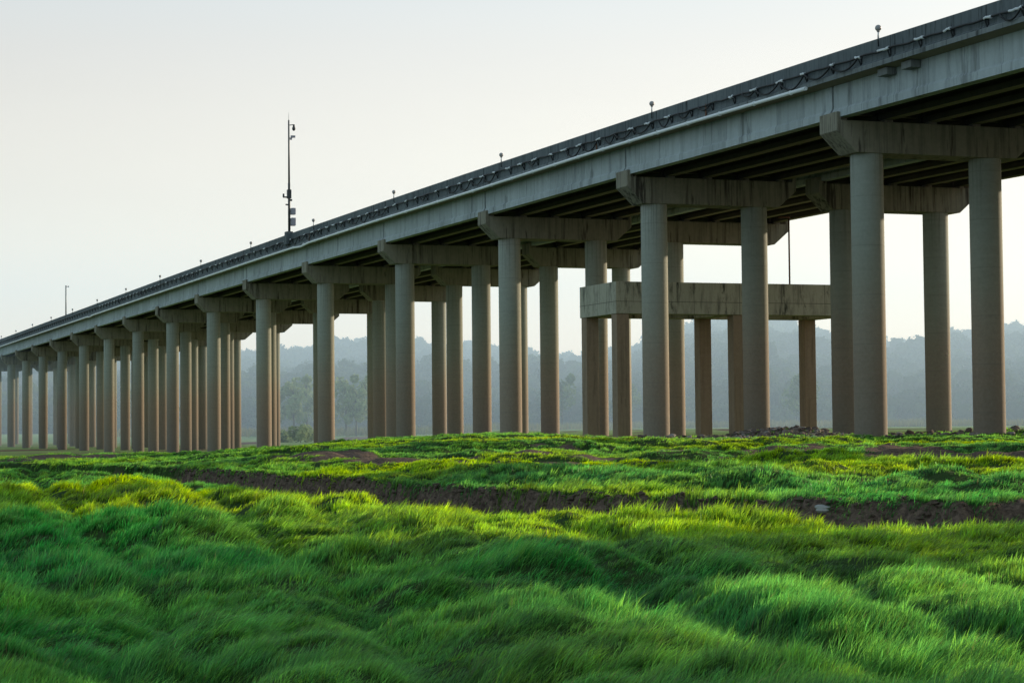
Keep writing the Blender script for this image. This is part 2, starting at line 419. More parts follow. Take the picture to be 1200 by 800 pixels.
def make_ground():
    ys = np.concatenate([np.arange(2, 9, .5), np.arange(9, 34, .16), np.arange(34, 80, .2), np.arange(80, 140, .5), np.arange(140, 320, 3), np.geomspace(320, 9000, 36)])
    xs = np.concatenate([-np.geomspace(60, 6000, 26)[::-1], np.arange(-59, -24, 1.2), np.arange(-24, 28, .16), np.arange(28, 62, 1.2), np.geomspace(63, 6000, 26)])
    X, Y = np.meshgrid(xs, ys); Z = height(X, Y)
    ny, nx = X.shape
    V = np.stack([X.ravel(), Y.ravel(), Z.ravel()], 1)
    i = np.arange((ny-1)*(nx-1)); r = i//(nx-1); c = i % (nx-1); a = r*nx+c
    Fc = np.stack([a, a+1, a+nx+1, a+nx], 1)
    t = NT('river_meadow_ground')
    geo = t.n('ShaderNodeNewGeometry'); pos = geo.outputs['Position']; at = t.n('ShaderNodeAttribute', attribute_name='soil'); sep = t.n('ShaderNodeSeparateXYZ'); t.l(pos, sep.inputs[0])
    n1 = t.noise(pos, .5, 5, .6); n2 = t.noise(pos, 9, 5, .7); n3 = t.noise(pos, .02, 4, .6, (1, 3, 1)); n4 = t.noise(pos, 2.2, 4, .6, (1, .5, 3))
    grass = t.mix(n1, (.018, .045, .010), (.045, .085, .018)); grass = t.mix(t.math('MULTIPLY', t.math('SUBTRACT', sep.outputs[1], 125), 1/30.0, clamp=True), grass, t.mix(n1, (.06,.13,.022), (.13,.22,.045)))
    farc = t.ramp(n3, [(.3, (.14,.25,.08)), (.5, (.20,.30,.11)), (.62, (.28,.31,.15)), (.75, (.15,.26,.09))])
    ff = t.math('MULTIPLY', t.math('SUBTRACT', sep.outputs[1], 180), 1/200.0, clamp=True)
    g = t.mix(ff, grass, farc)
    soil = t.mix(t.ramp(n2, [(.35, g3(0)), (.65, g3(1))]), (.055,.038,.028), (.25,.175,.13))
    soil = t.mix(t.math('MULTIPLY', n4, .6), soil, (.09, .062, .047))
    c_ = t.mix(t.ramp(at.outputs['Fac'], [(.25, g3(0)), (.5, g3(1))]), g, soil)
    mat = t.done(c_, .95, .1, t.math('ADD', n2, t.math('MULTIPLY', n4, 2)), .9, .08)
    o = mesh_np('ground', V, Fc.ravel(), np.full(len(Fc), 4), mat, smooth=True)
    at_ = o.data.attributes.new('soil', 'FLOAT', 'POINT'); at_.data.foreach_set('value', soil_mask(X, Y, True).ravel().astype(np.float32))
    tag(o, kind='structure')

def mat_grass():
    t = NT('grass_blades')
    ca = t.n('ShaderNodeAttribute', attribute_name='tint')
    d = t.n('ShaderNodeBsdfPrincipled'); d.inputs['Roughness'].default_value = .45; d.inputs['Specular IOR Level'].default_value = .28
    t.l(ca.outputs['Color'], d.inputs['Base Color'])
    tr = t.n('ShaderNodeBsdfTranslucent')
    hs = t.n('ShaderNodeHueSaturation', i_Hue=.475, i_Saturation=1.08, i_Value=2.5); t.l(ca.outputs['Color'], hs.inputs['Color']); t.l(hs.outputs[0], tr.inputs['Color'])
    mx = t.n('ShaderNodeMixShader', i_0=.52); t.l(d.outputs[0], mx.inputs[1]); t.l(tr.outputs[0], mx.inputs[2]); t.l(mx.outputs[0], t.out.inputs[0])
    return t.m

def make_grass():
    # tufts of blades, denser near the viewer's meadow and thinner with distance
    zones = [(9.5, 20, 84, 44, 0), (20, 34, 36, 40, 0), (34, 60, 17, 38, 1), (60, 90, 10.5, 34, 1), (90, 135, 6, 27, 1)]
    mat = mat_grass()
    Vs, Fs, Szs, Cs = [], [], [], []; base = 0
    for (ya, yb, dens, per, lod) in zones:
        half = lambda y: y*.25*1.28+1.6
        area = (half(ya)+half(yb))*(yb-ya)
        nt = int(area*dens)
        y = np.sqrt(RNG.random(nt)*(yb**2-ya**2)+ya**2); x = (RNG.random(nt)*2-1)*half(y)
        tl = fbm(x*.8, y*.8, 101, 3)                 # tuft size field
        sm = soil_mask(x, y); keep = RNG.random(nt) > sm*1.7-.35
        x, y, tl = x[keep], y[keep], tl[keep]; nt = len(x)
        lean_a = (fbm(x*.13, y*.13, 111, 3)-.5)*4.6 + .05 + RNG.normal(0, .3, nt)    # wind direction, mostly to the right
        lean_s = .35+.95*fbm(x*.35+7, y*.35, 131, 2)
        tufth = (.15+.22*np.clip((tl-.3)*2.2, 0, 1))*(.6+.75*RNG.random(nt))
        tufth = np.where(y > 60, np.clip(tufth, .11, .26), tufth)
        tufth *= np.where(y > bank_y(x)+5, .8, 1.0)
        hue = fbm(x*.10+5, y*.10, 121, 3)
        yel = np.clip((hue-.42)*3.2, 0, 1)*np.interp(y, [12,24,36], [.45,.7,.9])+.35*RNG.random(nt)**2+np.interp(y, [24,34,60,100], [0,.06,.20,.30])  # shaded foreground greener, sunlit stretch yellower: light painted into the tint
        blx = np.abs(vnoise(x*.9+3, y*.9, 181)*2-1)
        tufth *= (.80+.50*blx)*(1-.30*track(x, y)); tufth = np.maximum(tufth, .13)
        tone = (.55+.95*RNG.random(nt)*(.6+.8*fbm(x*.9, y*.9, 171, 2)))
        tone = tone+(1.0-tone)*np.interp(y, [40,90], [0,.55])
        n = nt*per
        I = np.repeat(np.arange(nt), per)
        rad_ = (np.where(y < 20, .13, np.where(y < 34, .16, .19))*(.7+.6*RNG.random(nt)))[I]
        pa = RNG.random(n)*6.283; pr = np.sqrt(RNG.random(n))
        ox, oy = np.cos(pa)*pr, np.sin(pa)*pr
        bx = x[I]+ox*rad_; byy = y[I]+oy*rad_
        bz = height(bx, byy)-.015
        L = tufth[I]*(.75+.5*RNG.random(n))*(1-.38*pr**2)*np.interp(y, [12,20,45,90], [.62,.72,.78,.78])[I]
        lx_ = np.cos(lean_a[I])*lean_s[I]+ox*.50+RNG.normal(0, .20, n); ly_ = np.sin(lean_a[I])*lean_s[I]+oy*.50+RNG.normal(0, .20, n)
        az = np.arctan2(ly_, lx_)
        bend = np.clip(np.hypot(lx_, ly_)*.88, .08, 1.35)
        w = np.maximum(.0050, y[I]/2050*np.interp(y, [30,60,100], [.78,.62,.55])[I])*(.7+.6*RNG.random(n))
        dx, dy = np.cos(az), np.sin(az)
        # width direction roughly facing sideways with random twist
        tw = az+np.pi/2+RNG.normal(0, .5, n); wx_, wy_ = np.cos(tw)*w/2, np.sin(tw)*w/2
        # some blades lean along the view: show their width to the side
        nseg = 3 if lod == 0 else 2
        ts = np.linspace(0, 1, nseg+1)
        P = []
        for t_ in ts:
            th = bend*1.75*t_         # bend angle grows along the blade
            hx = L*(1-np.cos(th))/np.maximum(bend*1.75, .05); hz = L*np.sin(th)/np.maximum(bend*1.75, .05)
            P.append((bx+dx*hx, byy+dy*hx, bz+hz))
        nv = 2*nseg+1
        V = np.empty((n, nv, 3), np.float32)
        for j in range(nseg):
            wf = 1.0 if j == 0 else (.9 if j == 1 else .65)
            px, py, pz = P[j]
            V[:, 2*j, 0] = px-wx_*wf; V[:, 2*j, 1] = py-wy_*wf; V[:, 2*j, 2] = pz
            V[:, 2*j+1, 0] = px+wx_*wf; V[:, 2*j+1, 1] = py+wy_*wf; V[:, 2*j+1, 2] = pz
        px, py, pz = P[-1]; V[:, 2*nseg, 0] = px; V[:, 2*nseg, 1] = py; V[:, 2*nseg, 2] = pz
        quads = [];
        for j in range(nseg-1): quads += [2*j, 2*j+1, 2*j+3, 2*j+2]
        tri = [2*nseg-2, 2*nseg-1, 2*nseg]
        pat = np.array(quads+tri); sz = np.array([4]*(nseg-1)+[3])
        Fl = (np.arange(n)[:, None]*nv+pat[None, :]).ravel()+base
        base += n*nv
        Vs.append(V.reshape(-1, 3)); Fs.append(Fl.astype(np.int32)); Szs.append(np.tile(sz, n))
        rb = RNG.random(n); Yl = yel[I]
        dry = (RNG.random(n) < .012)
        cr = .026+.145*Yl+.022*rb; cg = .205+.10*Yl+.075*rb; cb = .062-.046*Yl+.018*rb
        cr = np.where(dry, .17, cr); cg = np.where(dry, .17, cg); cb = np.where(dry, .07, cb)
        br_ = tone[I]*(.65+.7*RNG.random(n)); cr *= br_; cg *= br_; cb *= br_
        C = np.ones((n, nv, 4), np.float32)
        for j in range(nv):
            k_ = .24+1.04*min(1, (j//2)/nseg*1.15)          # crevice shade painted into the older, duller bases; tips lightened
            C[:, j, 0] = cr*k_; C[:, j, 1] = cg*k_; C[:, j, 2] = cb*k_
        Cs.append(C.reshape(-1, 4))
    V = np.concatenate(Vs); Fl = np.concatenate(Fs); Sz = np.concatenate(Szs); C = np.concatenate(Cs)
    0 and print('grass verts', len(V), 'faces', len(Sz))
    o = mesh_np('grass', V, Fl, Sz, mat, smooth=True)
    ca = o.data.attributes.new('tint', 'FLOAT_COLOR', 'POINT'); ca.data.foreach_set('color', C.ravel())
    tag(o, 'wind-combed green meadow grass in mounds in front of the viaduct', 'grass', kind='stuff')

# ------------------------------------------------------------------ foliage
def leaf_cloud(centres, radii, per, size, squash=.85, seed=5):
    """many small leaf clumps on and in lumpy crowns"""
    r = np.random.default_rng(seed)
    n = len(centres)*per; I = np.repeat(np.arange(len(centres)), per)
    d = r.normal(size=(n, 3)); d /= np.linalg.norm(d, axis=1)[:, None]
    rad = radii[I]*(.62+.42*r.random(n)**.6)
    p = centres[I]+d*rad[:, None]*np.array([1, 1, squash])
    nn = d+r.normal(size=(n, 3))*.55; nn /= np.linalg.norm(nn, axis=1)[:, None]
    a = np.cross(nn, r.normal(size=(n, 3))); a /= np.linalg.norm(a, axis=1)[:, None]; b = np.cross(nn, a)
    s = (size if np.isscalar(size) else size[I])*(.6+.8*r.random(n))
    V = np.empty((n, 4, 3), np.float32)
    V[:, 0] = p-a*s[:, None]*.6; V[:, 1] = p+b*s[:, None]*.45; V[:, 2] = p+a*s[:, None]*.6; V[:, 3] = p-b*s[:, None]*.45
    Fl = np.arange(n*4)
    return V.reshape(-1, 3), Fl, np.full(n, 4)
def mat_leaf(name, a, b, scale=.2):
    t = NT(name); geo = t.n('ShaderNodeNewGeometry'); nz = t.noise(geo.outputs['Position'], scale, 4, .6); n2 = t.noise(geo.outputs['Position'], scale*9, 3, .6)
    c = t.mix(t.ramp(nz, [(.35, g3(0)), (.65, g3(1))]), a, b); c = t.mix(t.math('MULTIPLY', n2, .5), c, tuple(x*.45 for x in a))
    d = t.n('ShaderNodeBsdfDiffuse'); t.l(c, d.inputs[0]); tr = t.n('ShaderNodeBsdfTranslucent'); t.l(c, tr.inputs[0])
    mx = t.n('ShaderNodeMixShader', i_0=.35); t.l(d.outputs[0], mx.inputs[1]); t.l(tr.outputs[0], mx.inputs[2]); t.l(mx.outputs[0], t.out.inputs[0])
    return t.m

def hill_h(x, y):
    """wooded ridges beyond the flood plain; x measured at the ridge"""
    # crest heights (m above the plain) read against direction
    u = x/np.maximum(y, 1)
    crest = np.interp(u, [-.30,-.20,-.12,-.106,-.10,-.075,-.06,-.045,-.015,0,.03,.06,.075,.10,.115,.13,.155,.175,.19,.20,.215,.235,.26,.32],
                         [38,40,40,41,42,47,47,44,41,39,36,38,45,55,58,53,44,39,36,36,42,47,48,40])
    d = (y-640)/360
    prof = np.where(d < 1, np.clip(d, 0, 1)**.75, 1-.15*(d-1))
    lump = fbm(x*.012, y*.010, 131, 4)
    return -2.6 + prof*crest*(.82+.36*(lump-.5)) + 16*(fbm(x*.010+2, y*.013, 137, 2)-.5)*np.clip(d*3, 0, 1)*np.clip((1-d)*2.2, 0, 1)
def make_hills():
    xs = np.arange(-520, 560, 6.0); ys = np.concatenate([np.arange(600, 1080, 8.0), np.arange(1080, 1500, 40)])
    X, Y = np.meshgrid(xs, ys); Z = hill_h(X, Y)-1.0; ny, nx = X.shape
    i = np.arange((ny-1)*(nx-1)); r = i//(nx-1); c = i % (nx-1); a = r*nx+c
    Fc = np.stack([a, a+1, a+nx+1, a+nx], 1)
    m = mat_leaf('hill_undergrowth', (.025,.045,.02), (.045,.07,.03), .05)
    o = mesh_np('hills', np.stack([X.ravel(), Y.ravel(), Z.ravel()], 1), Fc.ravel(), np.full(len(Fc), 4), m, smooth=True)
    tag(o, kind='structure')
    r = np.random.default_rng(21); n = 5200
    y = 640+r.random(n)**1.1*400; x = (r.random(n)*2-1)*(y*.30)
    u2 = r.random(n)
    rad = 2.4+3.2*u2**2
    z = hill_h(x, y)+rad*.75
    cen = np.stack([x, y, z], 1)
    # each crown is three lobes
    L = [cen+np.stack([r.normal(0, .5, n)*rad, r.normal(0, .5, n)*rad, r.normal(.1, .35, n)*rad], 1) for _ in range(3)]
    cc = np.concatenate(L); rr = np.concatenate([rad*.72]*3)
    V, Fl, Sz = leaf_cloud(cc, rr, 34, 1.25, .9, 31)
    # solid lobes under the leaves so the crowns are not see-through dust
    mb = MB(); mb.sphere((0,0,0), 1, 8, 6); U = np.array(mb.v); q4 = [f for f in mb.f if len(f) == 4]; q3 = [f for f in mb.f if len(f) == 3]
    rn = r.uniform(.78, 1.05, (len(cc), len(U), 1)); CV = (U[None]*rn*rr[:, None, None]*np.array([1, 1, .9])*.86+cc[:, None, :]).reshape(-1, 3)
    off = len(V); pat4 = np.array(q4).ravel(); pat3 = np.array(q3).ravel(); st = (np.arange(len(cc))*len(U)+off)[:, None]
    Fl = np.concatenate([Fl, (st+pat4[None]).ravel(), (st+pat3[None]).ravel()]); Sz = np.concatenate([Sz, np.full(len(q4)*len(cc), 4), np.full(len(q3)*len(cc), 3)]); V = np.concatenate([V, CV])
    m = mat_leaf('hill_woodland', (.03,.06,.024), (.10,.15,.045), .03)
    o = mesh_np('woodland', V, Fl, Sz, m)
    tag(o, 'dense hazy woodland covering the far hills', 'woodland', kind='stuff')

def make_tree(name, x, y, z, h, spread, mat, label, cat='tree', group=None, seed=1, lobes=9, bushy=False, leaf=.55, per=150):
    r = np.random.default_rng(seed)
    root = empty(name, (x, y, z)); m = MB()
    if not bushy:
        m.tube([(0,0,-.4), (.1,0,h*.3), (.0,.15,h*.62), (.1,.1,h*.9)], .022*h, 8, .05)
        for i in range(7):
            a = r.random()*6.28; z0 = h*(.3+.08*i); rr = spread*(.5+.4*r.random())
            m.tube([(.05,.05,z0), (math.cos(a)*rr*.5, math.sin(a)*rr*.5, z0+h*.1), (math.cos(a)*rr, math.sin(a)*rr, z0+h*.2)], .008*h, 6, .03)
        c = np.array([[math.cos(a)*spread*(.25+.5*r.random()), math.sin(a)*spread*(.25+.5*r.random()), h*(.34+.58*i/(lobes-1))] for i, a in enumerate(r.random(lobes)*6.28)])
        rad = spread*(.38+.3*r.random(lobes))*np.interp(c[:, 2]/h, [.3,.6,.95], [.8,1.0,.55])
    else:
        m.tube([(0,0,-.3), (0,.05,h*.5)], .03*h, 6, .03)
        c = np.array([[r.normal(0, .4)*spread, r.normal(0, .4)*spread, h*(.3+.35*r.random())] for _ in range(lobes)]); rad = h*(.25+.2*r.random(lobes))
    m.build('trunk', M['bark'], root, smooth=True)
    V, Fl, Sz = leaf_cloud(c, rad, per, leaf, 1.05, seed+50)
    mesh_np('crown', V, Fl, Sz, mat, root)
    tag(root, label, cat, group)
    return root

def rocks():
    def rock(c, r, seed, flat=.7):
        rr = np.random.default_rng(seed); m = MB(); m.sphere((0,0,0), 1, 10, 7)
        V = np.array(m.v); ph = rr.random(3)*9
        d = 1+.22*np.sin(V[:, 0]*3+ph[0])+.2*np.sin(V[:, 1]*3.5+ph[1])+.15*np.sin(V[:, 2]*4+ph[2])
        # a few flattened faces
        for _ in range(5):
            nrm = rr.normal(size=3); nrm /= np.linalg.norm(nrm); pr = V@nrm; cut = .62
            V = V-np.outer(np.clip(pr-cut, 0, None), nrm)
        V = V*d[:, None]*np.array([r*(1+.4*rr.random()), r, r*flat])
        return V+np.array(c), m.f
    # boulder beside the last pillar on the right
    x, y = 29.0, 118.0; V, f = rock((x, y, ground_z_at(x, y)+.22), .42, 4, .62)
    m = MB(); m.poly(V, f); o = m.build('boulder', M['rock'], smooth=False); tag(o, 'dark grey boulder on the grass right of the rightmost pillar', 'rock')
    x = 5.55; y = float(bank_y(np.array([x]))[0])-.1; V, f = rock((x, y, ground_z_at(x, y)+.01), .15, 9, .42)
    m = MB(); m.poly(V, f); o = m.build('stone', M['paleRock']); tag(o, 'pale flat stone lying in the eroded soil bank', 'rock')
    m = MB(); rr = np.random.default_rng(8)
    for i in range(900):
        if i < 620: x = rr.normal(15.4, 2.1); y = rr.normal(116.5, 3.2)
        elif i < 760: x = rr.normal(22, 5); y = rr.normal(104, 4)
        else: x = rr.uniform(5, 30); y = rr.uniform(96, 112)
        V, f = rock((x, y, ground_z_at(x, y)+.05+0), .07+.16*rr.random()**2, 100+i, .7)
        m.poly(V, f)
    o = m.build('rubble', M['rubble']); tag(o, 'heap of broken stones on the ground under the concrete platform', 'rubble', kind='stuff')
    # clods on the bank face
    m = MB()
    for i in range(700):
        x = rr.uniform(-13, 13); y = float(bank_y(np.array([x]))[0])+rr.normal(0, .28)-.1
        V, f = rock((x, y, ground_z_at(x, y)), .02+.055*rr.random()**2, 1200+i, .7); m.poly(V, f)
    o = m.build('soil_clods', M['clod']); tag(o, 'brown clods of earth along the eroded bank', 'soil', kind='stuff')

def platform():
    ks, ke = 1.45*S, 1.70*S
    root = empty('concrete_platform', (X0, Y0, 0), AL)
    z0, z1 = 7.14, 9.27; t0, t1 = 2.33, 20.4; w = 1.15
    def beam(a, b, c, d):
        m = MB(); m.box(a, b, c, d, z0, z1); return m.build('beam', M['platform'], root, bevel=.03)
    beam(t0, t1, ks, ks+w); beam(t0, t1, ke-w, ke)
    beam(t0, t0+w, ks+w+.003, ke-w-.003); beam(t1-w, t1, ks+w+.003, ke-w-.003); beam(11-w/2, 11+w/2, ks+w+.003, ke-w-.003)
    # formwork line and pour joints standing slightly proud
    m = MB(); m.box(t0-.004, t1, ks-.006, ks-.002, z0+.80, z0+.83)
    m.box(t0-.008, t0-.003, ks, ke, z0+.80, z0+.83)
    for t in (4.9, 8.0, 11.4, 14.6, 17.9): m.box(t, t+.03, ks-.006, ks-.002, z0, z1)
    m.build('joint_line', M['joint'], root)
    for s in (ks+.08, ke-.98):
        for t in (2.40, 10.95, 19.2):
            px = X0+math.cos(AL)*t-math.sin(AL)*s; py = Y0+math.sin(AL)*t+math.cos(AL)*s
            m = MB(); m.box(t, t+.9, s, s+.9, ground_z_at(px, py)-.6, z0-.003)
            m.build('leg', M['platleg'], root, bevel=.03)
    tag(root, 'bare concrete platform on square legs standing under the viaduct', 'platform')
    # thin pipe standing on the platform up to the cap beam behind
    s = ks+.6; t = 15.55
    r2 = empty('standpipe', (X0+math.cos(AL)*t-math.sin(AL)*s, Y0+math.sin(AL)*t+math.cos(AL)*s, z1), AL)
    m = MB(); m.tube([(0,0,0), (0,0,4.55)], .06, 10); m.build('pole', M['rust'], r2, smooth=True)
    m = MB(); m.tube([(.08,0,4.62), (-.75,0,4.62)], .06, 8); m.build('elbow_arm', M['rust'], r2, smooth=True)
    tag(r2, 'thin rusty pipe rising from the concrete platform to the cap beam', 'pipe')

def bridge_pt(t, s): return (X0+math.cos(AL)*t-math.sin(AL)*s, Y0+math.sin(AL)*t+math.cos(AL)*s)

def lamps_and_masts():
    words = ['first round marker lamp on the parapet from the right', 'second marker lamp from the right along the parapet', 'third marker lamp from the right on the parapet, above the third cap beam',
             'fourth marker lamp from the right, midway along the visible parapet', 'marker lamp on the parapet just right of the tall camera mast', 'first marker lamp left of the tall camera mast',
             'second marker lamp left of the tall camera mast', 'third marker lamp left of the tall camera mast', 'fourth marker lamp left of the tall camera mast', 'fifth marker lamp left of the tall camera mast',
             'marker lamp nearest the distant thin mast on its right', 'first marker lamp left of the distant thin mast', 'second marker lamp left of the distant thin mast', 'third marker lamp left of the distant thin mast', 'last and farthest marker lamp at the left edge of the photo']
    src = None
    for n in range(15):
        s = (-.23+1.001*n)*S; x, y = bridge_pt(-2.66, s); zt = ztop(s)
        if src is None:
            root = empty('marker_lamp', (0,0,0), AL)
            m = MB(); m.tube([(0,0,-.42), (-.02,0,-.1), (0,0,.30)], .032, 8); post = m.build('post', M['cable'], root, smooth=True)
            m = MB(); m.tube([(0,0,-.08), (0,0,.26)], .04, 8); m.build('sleeve', M['wrap'], root, smooth=True)
            m = MB(); m.sphere((0,0,.44), .15, 14, 10); m.tube([(0,0,.26),(0,0,.33)], .07, 10); g = m.build('globe', M['globe'], root, smooth=True)
            src = root; kids = list(root.children); r = root
        else:
            r = src.copy(); COL.objects.link(r)
            for ch in kids:
                c = ch.copy(); COL.objects.link(c); c.parent = r
        r.location = (x, y, zt)
        tag(r, 'small grey '+words[n], 'lamp', 'round marker lamps along the parapet')
    # tall camera mast on its plinth
    s = 4.15*S; x, y = bridge_pt(-2.55, s); zt = 17.35
    root = empty('camera_mast', (x, y, zt), AL)
    m = MB(); m.box(-.45,.35,-.55,.55,0,.9); m.box(-.38,.28,-.42,.42,.9,1.28); m.build('plinth', M['parapet'], root, bevel=.03)
    m = MB(); m.tube([(0,0,1.28),(0,0,6.0)], .125, 12, .115); m.tube([(0,0,6.0),(0,0,12.1)], .10, 12, .07); m.build('pole', M['darksteel'], root, smooth=True)
    m = MB(); m.tube([(0,0,12.1),(0,0,12.9)], .02, 6, .008); m.build('lightning_rod', M['darksteel'], root)
    m = MB(); m.tube([(0,0,11.6),(.45,0,11.68)], .04, 8); m.build('arm', M['darksteel'], root)
    m = MB(); m.sphere((.5,0,11.3), .17, 12, 8, 1.3); m.tube([(.5,0,11.45),(.5,0,11.7)], .1, 10); m.build('dome_camera', M['darksteel'], root, smooth=True)
    m = MB(); m.tube([(0,0,10.35),(.35,0,10.4)], .035, 8); m.box(.2,.62,-.1,.1,10.42,10.62); m.box(.12,.3,-.08,.08,10.2,10.34); m.build('bullet_camera', M['board'], root)
    m = MB(); m.box(-.18,.18,-.21,.21,4.5,5.35); m.tube([(0,0,4.62),(-.6,0,4.62)], .07, 8); m.tube([(-.55,0,4.6),(-.55,0,4.95)], .09, 8)
    m.build('equipment_box', M['darksteel'], root)
    m = MB(); m.tube([(0,0,3.9),(-.35,0,3.9)], .07, 8); m.build('side_camera', M['darksteel'], root)
    m = MB(); m.tube([(.0,0,4.35),(.28,0,4.35)], .1, 8); m.build('side_camera', M['darksteel'], root)
    for z in (2.95, 1.75+.12):
        m = MB(); m.box(.17,.58,-.3,.3,z,z+.62 if z > 2 else z+.75); m.build('panel', M['board'], root, bevel=.02)
    tag(root, 'tall dark camera mast with boxes standing on the parapet plinth', 'mast')
    s = 10.12*S; x, y = bridge_pt(-2.5, s)
    root = empty('thin_mast', (x, y, ztop(s)-.6), AL)
    m = MB(); m.tube([(0,0,0),(0,0,5.5)], .11, 10, .09); m.build('pole', M['steel'], root, smooth=True)
    m = MB(); m.tube([(0,0,5.3),(.5,0,5.35)], .05, 8); m.box(.35,.5,-.06,.06,5.2,5.38); m.build('camera_arm', M['darksteel'], root)
    tag(root, 'distant plain thin grey mast on the parapet near the left edge', 'mast')

def power_cable():
    root = empty('power_cable', (X0, Y0, 0), AL)
    zc = lambda s: ztop(s)-.66
    sA, sB = -2.5*S, 16.5*S; rr = random.Random(5)
    pts = []; s = sA
    while s < sB:
        pts.append((-2.72, s, zc(s)+.03*math.sin(s*2.4)+rr.uniform(-.02, .02))); s += .65
    m = MB(); m.tube(pts, .055, 6); m.build('cable', M['cable'], root, smooth=True)
    # brackets
    brs = np.arange(-1.2*S, 15.5*S, 2.62); first = None
    def bracket(m, s):
        z = zc(s)
        m.tube([(-2.58,s,z-.02),(-2.74,s,z-.06)], .025, 5); m.tube([(-2.58,s,z-.42),(-2.74,s,z-.06)], .03, 5); m.tube([(-2.575,s,z-.45),(-2.575,s,z+.05)], .03, 5)
    m0 = MB(); bracket(m0, 0); 
    for i, s in enumerate(brs[:100]):
        if first is None:
            first = m0.build('bracket', M['cable'], root); b = first
        else:
            b = first.copy(); COL.objects.link(b); b.parent = root
        b.location = (0, s, zc(s)-zc(0))
    m = MB()
    for s in brs[100:]: bracket(m, s)
    o = m.build('bracket', M['cable'], root); o['kind'] = 'stuff'
    # white wraps bound round the cable
    segs = [rr.uniform(.35, 1.0) for _ in brs]
    for i, s in enumerate(brs[:96]):
        if rr.random() < .12: continue
        m = MB(); a = s+rr.uniform(-.5, .2); L = segs[i]; n = 4
        ps = [(-2.735, a+L*j/n, zc(a+L*j/n)+.02+rr.uniform(-.03, .03)) for j in range(n+1)]
        m.tube(ps, .062, 8); m.tube(ps[:2], .075, 8); m.build('white_wrap', M['wrap'], root, smooth=True)
    # sagging spare loops
    loops = []
    for i, s in enumerate(brs[:90]):
        near_lamp = min(abs(((s/S+.23) % 1)), abs(((s/S+.23) % 1)-1)) < .45 and ((s/S+.23) % 1) < .45
        if near_lamp and rr.random() < .85: loops.append((s, s+2.62, rr.uniform(.35, .62)))
        elif rr.random() < .35: loops.append((s, s+1.5, rr.uniform(.25, .6)))
    for a, b, d in loops:
        m = MB(); N = 12
        m.tube([(-2.76, a+(b-a)*j/N, zc(a+(b-a)*j/N)-d*math.sin(math.pi*j/N)**.8) for j in range(N+1)], .045, 6); m.build('cable_loop', M['cable'], root, smooth=True)
    tag(root, 'black power cable with white wraps strung on brackets along the outer parapet', 'cable')

def pylon():
    x, y = 139.0, 1010.0; z = float(hill_h(np.array([x]), np.array([y]))[0])
    root = empty('pylon', (x, y, z)); m = MB(); H = 24
    for a, b in ((-1,-1),(1,-1),(1,1),(-1,1)): m.tube([(a*2.2,b*2.2,0),(a*.5,b*.5,H)], .16, 5)
    for i in range(8):
        z0 = H*i/8; z1 = H*(i+1)/8; w0 = 2.2-1.7*i/8; w1 = 2.2-1.7*(i+1)/8
        m.tube([(-w0,-w0,z0),(w1,-w1,z1)], .09, 4); m.tube([(w0,-w0,z0),(-w1,-w1,z1)], .09, 4)
    m.build('lattice_tower', M['steel'], root)
    for z_ in (16.5, 20, 23):
        m = MB(); m.tube([(-4,0,z_),(4,0,z_)], .14, 5); m.build('crossarm', M['steel'], root)
    tag(root, 'faint lattice power pylon on the far hilltop right of the platform', 'pylon')

# ------------------------------------------------------------------ more materials
M['bark'] = mat_simple('bark', (.10,.085,.065), .9)
M['joint'] = mat_simple('dark_joint', (.09,.085,.07), .95)  # dark colour of the formwork and pour joint strips
M['clod'] = mat_simple('earth_clod', (.10,.07,.052), .95, var=.4)
def _rub():
    t = NT('broken_stone'); geo = t.n('ShaderNodeNewGeometry'); r = geo.outputs['Random Per Island']
    c = t.ramp(r, [(0, (.08,.06,.05)), (.45, (.17,.13,.11)), (.8, (.26,.22,.19)), (1, (.38,.35,.32))]); n = t.noise(geo.outputs['Position'], 12, 4)
    return t.done(t.mix(t.math('MULTIPLY', n, .5), c, (.09,.07,.06)), .92, .15)
M['rubble'] = _rub()

# ------------------------------------------------------------------ build
make_ground()
near = make_viaduct(0.0, True)
tag(near, 'nearer concrete viaduct on round pillars with cable and drain pipe on its parapet', 'bridge', 'twin viaducts crossing the river meadow')
far = make_viaduct(12.92, False)
tag(far, 'farther concrete viaduct running behind the nearer one, sun on its pillar edges', 'bridge', 'twin viaducts crossing the river meadow')
platform(); lamps_and_masts(); power_cable(); rocks()
make_grass()
make_hills(); pylon()

# flood plain beyond: water strip, trees and bushes in front of the hills
m = MB(); m.poly([(30,560,-1.84),(400,548,-1.84),(900,560,-1.84),(900,634,-1.84),(420,640,-1.84),(60,636,-1.84)], [(0,1,2,3,4,5)])
tw_ = NT('river_water'); geo = tw_.n('ShaderNodeNewGeometry'); nz = tw_.noise(geo.outputs['Position'], .8, 3, .6, (1, .4, 1))
wt = m.build('water', tw_.done((.10,.13,.11), .18, .5, nz, .15, .05)); tag(wt, kind='structure')

